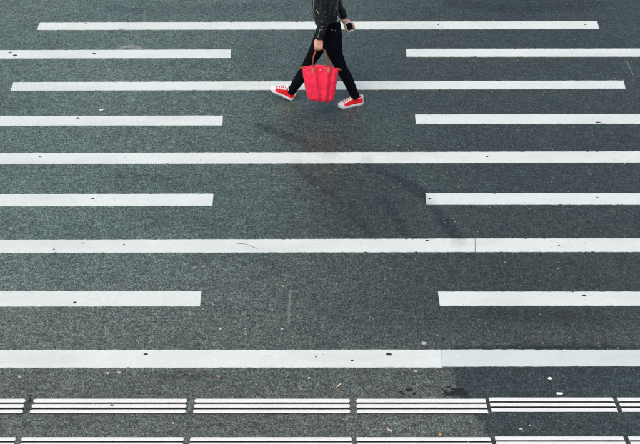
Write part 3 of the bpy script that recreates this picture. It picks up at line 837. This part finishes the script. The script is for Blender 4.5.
# --- sneakers
def make_shoe(place, name='shoe'):
    """local: +X to the toe, Z up, origin under the heel end; place = 4x4 into world"""
    L = 0.272
    def hw(s):      # half-width of the sole outline
        return float(np.interp(s, [0, .03, .08, .18, .32, .45, .60, .72, .82, .90, .95, .985, 1.0], [.012, .022, .030, .034, .034, .034, .040, .0435, .042, .036, .027, .014, .004]))
    S = [0, .012, .03, .06, .10, .16, .22, .30, .38, .46, .54, .62, .70, .77, .83, .88, .92, .955, .98, .993, 1.0]
    def section_ring(h0, h1, grow, inner=0.0):
        """closed wall between heights h0(s) and h1(s)"""
        rings = []
        for hh in (h0, h1):
            left = [(s * L, hw(s) + grow, hh(s)) for s in S]
            right = [(s * L, -hw(s) - grow, hh(s)) for s in S[::-1]]
            rings.append(left + right)
        return rings
    spring = lambda s: 0.010 * max(0, (s - .72) / .28) ** 2
    lo, mid_, hi = (lambda s: spring(s)), (lambda s: spring(s) + .012), (lambda s: spring(s) + float(np.interp(s, [0, .5, .8, 1], [.031, .028, .028, .034])))
    r0, _ = section_ring(lo, lo, 0.000); r1_, r2_ = section_ring(mid_, hi, 0.0045)
    k = len(r0)
    V = r0 + r1_ + r2_
    Fc = [[q * k + i, q * k + (i + 1) % k, (q + 1) * k + (i + 1) % k, (q + 1) * k + i] for q in (0, 1) for i in range(k)]
    Sn = len(S)
    for base in (0, 2 * k):
        for i in range(Sn - 1):
            Fc.append([base + i, base + i + 1, base + k - 2 - i, base + k - 1 - i])
    sole = mesh('sole', V, Fc)
    # upper: arched sections
    top = lambda s: float(np.interp(s, [0, .05, .14, .22, .30, .40, .48, .56, .66, .76, .85, .93, .98, 1.0], [.088, .090, .084, .076, .078, .102, .096, .085, .071, .060, .053, .046, .038, .028]))
    tw_ = lambda s: float(np.interp(s, [0, .1, .25, .38, .48, .6, .75, .9, 1.0], [.62, .66, .66, .60, .50, .50, .55, .58, .6]))
    def arch(s, m=13, grow=0.0):
        h0 = hi(s) - .006; h1 = top(s) + spring(s) + grow; w0 = hw(s) + grow * .7; out = []
        for j in range(m):
            a = math.pi * j / (m - 1)
            c_, s_ = math.cos(a), math.sin(a)
            e = 0.62
            yy = math.copysign(abs(c_) ** e, c_) * w0
            zz = abs(s_) ** 0.75
            yy *= 1 - (1 - tw_(s)) * zz ** 1.6 * 0.55
            out.append((s * L, yy, h0 + (h1 - h0) * zz))
        return out
    def loft(Ss, grow=0.0, m=13):
        V = []; Fc = []
        for s in Ss: V += arch(s, m, grow)
        for i in range(len(Ss) - 1):
            for j in range(m - 1): Fc.append([i * m + j, i * m + j + 1, (i + 1) * m + j + 1, (i + 1) * m + j])
            Fc.append([i * m, (i + 1) * m, (i + 1) * m + m - 1, i * m + m - 1])
        Fc.append(list(range(m))); e = (len(Ss) - 1) * m; Fc.append([e + j for j in range(m)][::-1])
        return V, Fc
    up = mesh('shoe', *loft([.008, .02, .05, .09, .14, .20, .26, .32, .38, .43, .48, .54, .60, .66, .72, .78, .84, .90, .95, .98]))
    cap = mesh('toe_cap', *loft([.795, .82, .86, .90, .94, .97, .99], 0.0022))
    patch = mesh('heel_stripe', *loft([.004, .015, .03, .04], 0.0018))
    # tongue and throat
    tv = loft([.40, .46, .52, .58, .64, .70, .75], 0.002)[0]
    V = []; Fc = []
    Ss = [.385, .44, .50, .56, .62, .68, .74, .78]
    for s in Ss:
        a = arch(s, 25, 0.0022)
        V += [a[j] for j in range(9, 16)]
    for i in range(len(Ss) - 1):
        for j in range(6): Fc.append([i * 7 + j, i * 7 + j + 1, (i + 1) * 7 + j + 1, (i + 1) * 7 + j])
    off = len(V); V2 = [(x, y, z - .004) for x, y, z in V]; Fc2 = [[q + off for q in f][::-1] for f in Fc]
    tongue = mesh('tongue', V + V2, Fc + Fc2)
    laces = []
    for i, s in enumerate((.43, .50, .57, .64, .71)):
        for sg in (-1, 1):
            a = arch(s, 25, 0.0045); b = arch(s + .055, 25, 0.0045)
            ja = list(range(6, 19)) if sg > 0 else list(range(18, 5, -1))
            pth = []
            for q, j in enumerate(ja[::2]):
                t = q / 6
                pth.append(tuple(np.array(a[j]) * (1 - t) + np.array(b[j]) * t + np.array((0, 0, .0015 if sg > 0 else 0))) + (.0042, .0024))
            laces.append(mesh('lace', *tube(pth, 8, (1, 0, 0), 3)))
    # bow at the top of the lacing
    for sg in (-1, 1):
        z0 = top(.42) + .010
        pth = [(.42 * L, 0, z0, .004), (.43 * L, sg * .016, z0 + .008, .004), (.47 * L, sg * .030, z0 - .004, .004), (.49 * L, sg * .020, z0 - .012, .004), (.44 * L, sg * .003, z0 - .002, .003)]
        laces.append(mesh('lace', *tube(pth, 8, (0, 0, 1), 5)))
    # collar trim round the ankle opening
    ring = []
    for q in range(28):
        an = 2 * math.pi * q / 28
        s = .205 + .185 * math.cos(an)
        yy = math.sin(an) * hw(s) * .80
        ring.append((s * L, yy, float(np.interp(s, [0.02, .08, .2, .3, .39], [.093, .092, .080, .083, .103]))))
    V = []; Fc = []
    for q, p in enumerate(ring):
        a, b = Vector(ring[q - 1]), Vector(ring[(q + 1) % 28]); t = (b - a).normalized()
        u = Vector((0, 0, 1)); u = (u - t * u.dot(t)).normalized(); w_ = t.cross(u)
        for j in range(8):
            an = 2 * math.pi * j / 8
            V.append(Vector(p) + u * math.cos(an) * .0062 + w_ * math.sin(an) * .0045)
    for q in range(28):
        for j in range(8): Fc.append([q * 8 + j, q * 8 + (j + 1) % 8, ((q + 1) % 28) * 8 + (j + 1) % 8, ((q + 1) % 28) * 8 + j])
    trim = mesh('collar_trim', V, Fc)
    # fine red foxing line round the sole
    r3, r4 = section_ring(lambda s: hi(s) - .0085, lambda s: hi(s) - .0055, 0.0056)
    V = r3 + r4; Fc = [[i, (i + 1) % k, k + (i + 1) % k, k + i] for i in range(k)]
    line = mesh('foxing_line', V, Fc)
    T = Matrix.Translation(-OFF) @ place
    for m_ in [up, sole, cap, patch, tongue, trim, line] + laces: m_.transform(T)
    sh_ = link(name, up, M['canvas'], person, True)
    link('sole', sole, M['rubber'], sh_); link('toe_cap', cap, M['rubber'], sh_, True); link('heel_stripe', patch, M['rubber'], sh_, True)
    link('tongue', tongue, M['canvas'], sh_, True); link('collar_trim', trim, M['trim'], sh_, True)
    for l in laces: link('lace', l, M['lace'], sh_, True)
    return sh_
def place_shoe(heel, yaw, pitch, roll=0):
    # yaw: direction of the toe in the XY plane, pitch: toe up
    return Matrix.Translation(heel) @ Matrix.Rotation(yaw, 4, 'Z') @ Matrix.Rotation(-pitch, 4, 'Y') @ Matrix.Rotation(roll, 4, 'X')
make_shoe(place_shoe((0.444, 9.694, 0.001), R(180 + 18), 0.0))
make_shoe(place_shoe((-0.283, 9.755, 0.004), R(180 - 2), R(29)))

# ------------------------------------------------------------------ tote bag in the left hand
bag = empty('tote_bag', (0.01, 9.45, 0.185))
tag(bag, 'bright red nylon tote bag with tan leather handles hanging from the hand', 'bag')
BO = Vector(bag.location)
def bpart(name, v, f, mat, parent=bag, smooth=True):
    me_ = mesh(name, v, f); me_.transform(Matrix.Translation(-BO))
    return link(name, me_, mat, parent, smooth)
K, NV = 160, 72
def bag_pt(an, t, inner=False):
    """t 0 bottom .. 1 top"""
    zt = 0.200 + 0.380 * t
    a = float(np.interp(t, [0, .04, .12, .3, .6, .85, .95, 1], [.108, .124, .137, .151, .165, .174, .178, .176]))
    b = float(np.interp(t, [0, .04, .12, .3, .6, .85, .95, 1], [.052, .062, .068, .066, .050, .026, .017, .013]))
    cx = 0.006 - .003 * t
    c_, s_ = math.cos(an), math.sin(an)
    e = float(np.interp(t, [0, .5, 1], [.55, .62, .8]))
    x = math.copysign(abs(c_) ** e, c_) * a; y = math.copysign(abs(s_) ** e, s_) * b
    # fabric: long slack folds from the handle tabs, crumpled lower corners, sagging hem
    fold = 0
    u = x / a
    fold += .024 * math.exp(-((u - (-.38 + .30 * (1 - t))) / .075) ** 2) * (.35 + t * (1 - t) * 3)
    fold -= .028 * math.exp(-((u - (-.14 + .22 * (1 - t))) / .085) ** 2) * (.3 + t * (1 - t) * 2.4)
    fold += .022 * math.exp(-((u - (.42 - .05 * (1 - t))) / .08) ** 2) * (.2 + t * (1 - t) * 3)
    fold -= .026 * math.exp(-((u - (.66 - .10 * (1 - t))) / .07) ** 2) * (.1 + t * (1 - t) * 3)
    nz = noise.noise(Vector((u * 4.5 + 2, zt * 16, 1.3 + (s_ > 0) * 5)))
    nz2 = noise.noise(Vector((u * 9 + zt * 22, zt * 14 - u * 4, 4.3 + (s_ > 0) * 5)))
    low = math.exp(-(t / .32) ** 2)
    amt = fold + .005 * nz + (.003 + .011 * low) * (1 - 2 * abs(nz2)) * .8
    amt *= float(sm(np.float64(t / .10)))
    if t > .93: amt *= (1 - t) / .07
    y += math.copysign(1, s_) * amt * min(1, abs(s_) * 1.6)
    x += .004 * noise.noise(Vector((zt * 18, s_ * 2, 9))) * abs(c_)
    z = zt - .034 * t ** 6 * abs(u) ** 2.2 - (.010 * u if t < 2 else 0) + .006 * noise.noise(Vector((u * 2, s_ * .3, 3))) * (1 - t)
    return Vector((cx + x, 9.45 + y, z))
V = []; Fc = []
for i in range(NV + 1):
    t = i / NV
    for j in range(K): V.append(bag_pt(2 * math.pi * j / K, t))
for i in range(NV):
    for j in range(K): Fc.append([i * K + j, i * K + (j + 1) % K, (i + 1) * K + (j + 1) % K, (i + 1) * K + j])
for base, dz in ((0, -.006), (NV * K, .004)):
    prev = [base + j for j in range(K)]
    cc = sum((V[q] for q in prev), Vector()) / K
    for s_ in (.9, .6, .2):
        st_ = len(V)
        for j in range(K):
            q = cc + (V[base + j] - cc) * s_; q.z += dz * (1.3 - s_); V.append(q)
        cur = list(range(st_, st_ + K))
        for j in range(K): Fc.append([prev[j], prev[(j + 1) % K], cur[(j + 1) % K], cur[j]])
        prev = cur
    Fc.append(prev)
bag_body = bpart('bag_body', V, Fc, M['bag'])
# zip along the mouth with its two leather end tabs
v, f = tube([(-.160, 9.45, .566, .004), (-.08, 9.45, .580, .004), (0.0, 9.45, .584, .004), (.09, 9.45, .574, .004), (.165, 9.45, .548, .004)], 8, (0, 1, 0), 6)
bpart('zipper', v, f, M['bag'])
for pts in ([(-.158, 9.448, .566, .0105, .005), (-.178, 9.446, .560, .010, .0045), (-.200, 9.442, .553, .008, .004)], [(.160, 9.448, .552, .0105, .005), (.182, 9.446, .545, .010, .0045), (.207, 9.442, .536, .008, .004)]):
    v, f = tube(pts, 10, (0, 0, 1), 4); bpart('zip_tab', v, f, M['tan'])
# two handles, each a rolled leather loop on a pair of flat tabs
for side in (-1, 1):
    yy = 9.45 + side * .020
    hx = (-.068, .085)
    pts = [(hx[0], yy + side * .004, .560, .0050), (hx[0] - .002, yy, .62, .0050), (hx[0] + .008, yy, .69, .0050), (hx[0] + .030, 9.462 + side * .006, .745, .0050), (-.030, 9.467 + side * .003, .770, .0050), (-.008, 9.468 + side * .003, .777, .0050),
           (.016, 9.467 + side * .003, .771, .0050), (hx[1] - .040, 9.462 + side * .006, .735, .0050), (hx[1] - .014, yy, .68, .0050), (hx[1] - .003, yy, .615, .0050), (hx[1], yy + side * .004, .556, .0050)]
    v, f = tube(pts, 12, (0, 1, 0), 6)
    h_ = bpart('handle', v, f, M['tan'])
    for x_ in hx:
        P = []
        for (dx, dz) in ((-.011, .024), (.011, .024), (.013, -.010), (.009, -.024), (0, -.031), (-.009, -.024), (-.013, -.010)):
            z_ = .556 + dz
            P.append((x_ + dx, z_))
        k = len(P); V = []
        for o_ in (0.0, .006):
            for (x__, z__) in P:
                t = (z__ - .200) / .380
                b_ = float(np.interp(t, [.6, .85, .95, 1], [.050, .026, .017, .013])) + .012
                V.append((x__, 9.45 + side * (b_ + o_), z__))
        Fc = [list(range(k)), list(range(k, 2 * k))[::-1]] + [[i, (i + 1) % k, k + (i + 1) % k, k + i] for i in range(k)]
        bpart('handle_tab', V, Fc, M['tan_pale'], h_, False)
v, f = ellipsoid((0.002, 9.45 - .036, .548), (.008, .004, .008), 14, 8); bpart('snap', v, f, M['brass'])

# ------------------------------------------------------------------ phone in the right hand
phone = empty('mobile_phone', tuple(PH_C))
tag(phone, 'white mobile phone with black screen held in the back-swung hand', 'phone')
def rrect(wd, ht, r, z0, z1, k=5):
    P = []
    for cx, cy, a0 in ((wd / 2 - r, ht / 2 - r, 0), (-wd / 2 + r, ht / 2 - r, 90), (-wd / 2 + r, -ht / 2 + r, 180), (wd / 2 - r, -ht / 2 + r, 270)):
        for j in range(k + 1):
            an = R(a0 + 90 * j / k); P.append((cx + math.cos(an) * r, cy + math.sin(an) * r))
    return slab(P, z0, z1)
def phpart(name, v, f, mat, parent):
    me_ = mesh(name, [PR @ Vector(q) for q in v], f); return link(name, me_, mat, parent)
cs = phpart('case', *rrect(.064, .128, .009, -.005, .004), M['phone'], phone)
phpart('screen', *rrect(.0575, .090, .002, .0032, .0047), M['glass'], cs)
v, f = rrect(.012, .002, .0009, .0035, .0046); phpart('earpiece', [(a, b - .055, c) for a, b, c in v], f, M['glass'], cs)
v, f = tube([(0, .0545, .003, .0052), (0, .0545, .0048, .0048)], 14, (1, 0, 0), 1); phpart('home_button', v, f, M['phone'], cs)
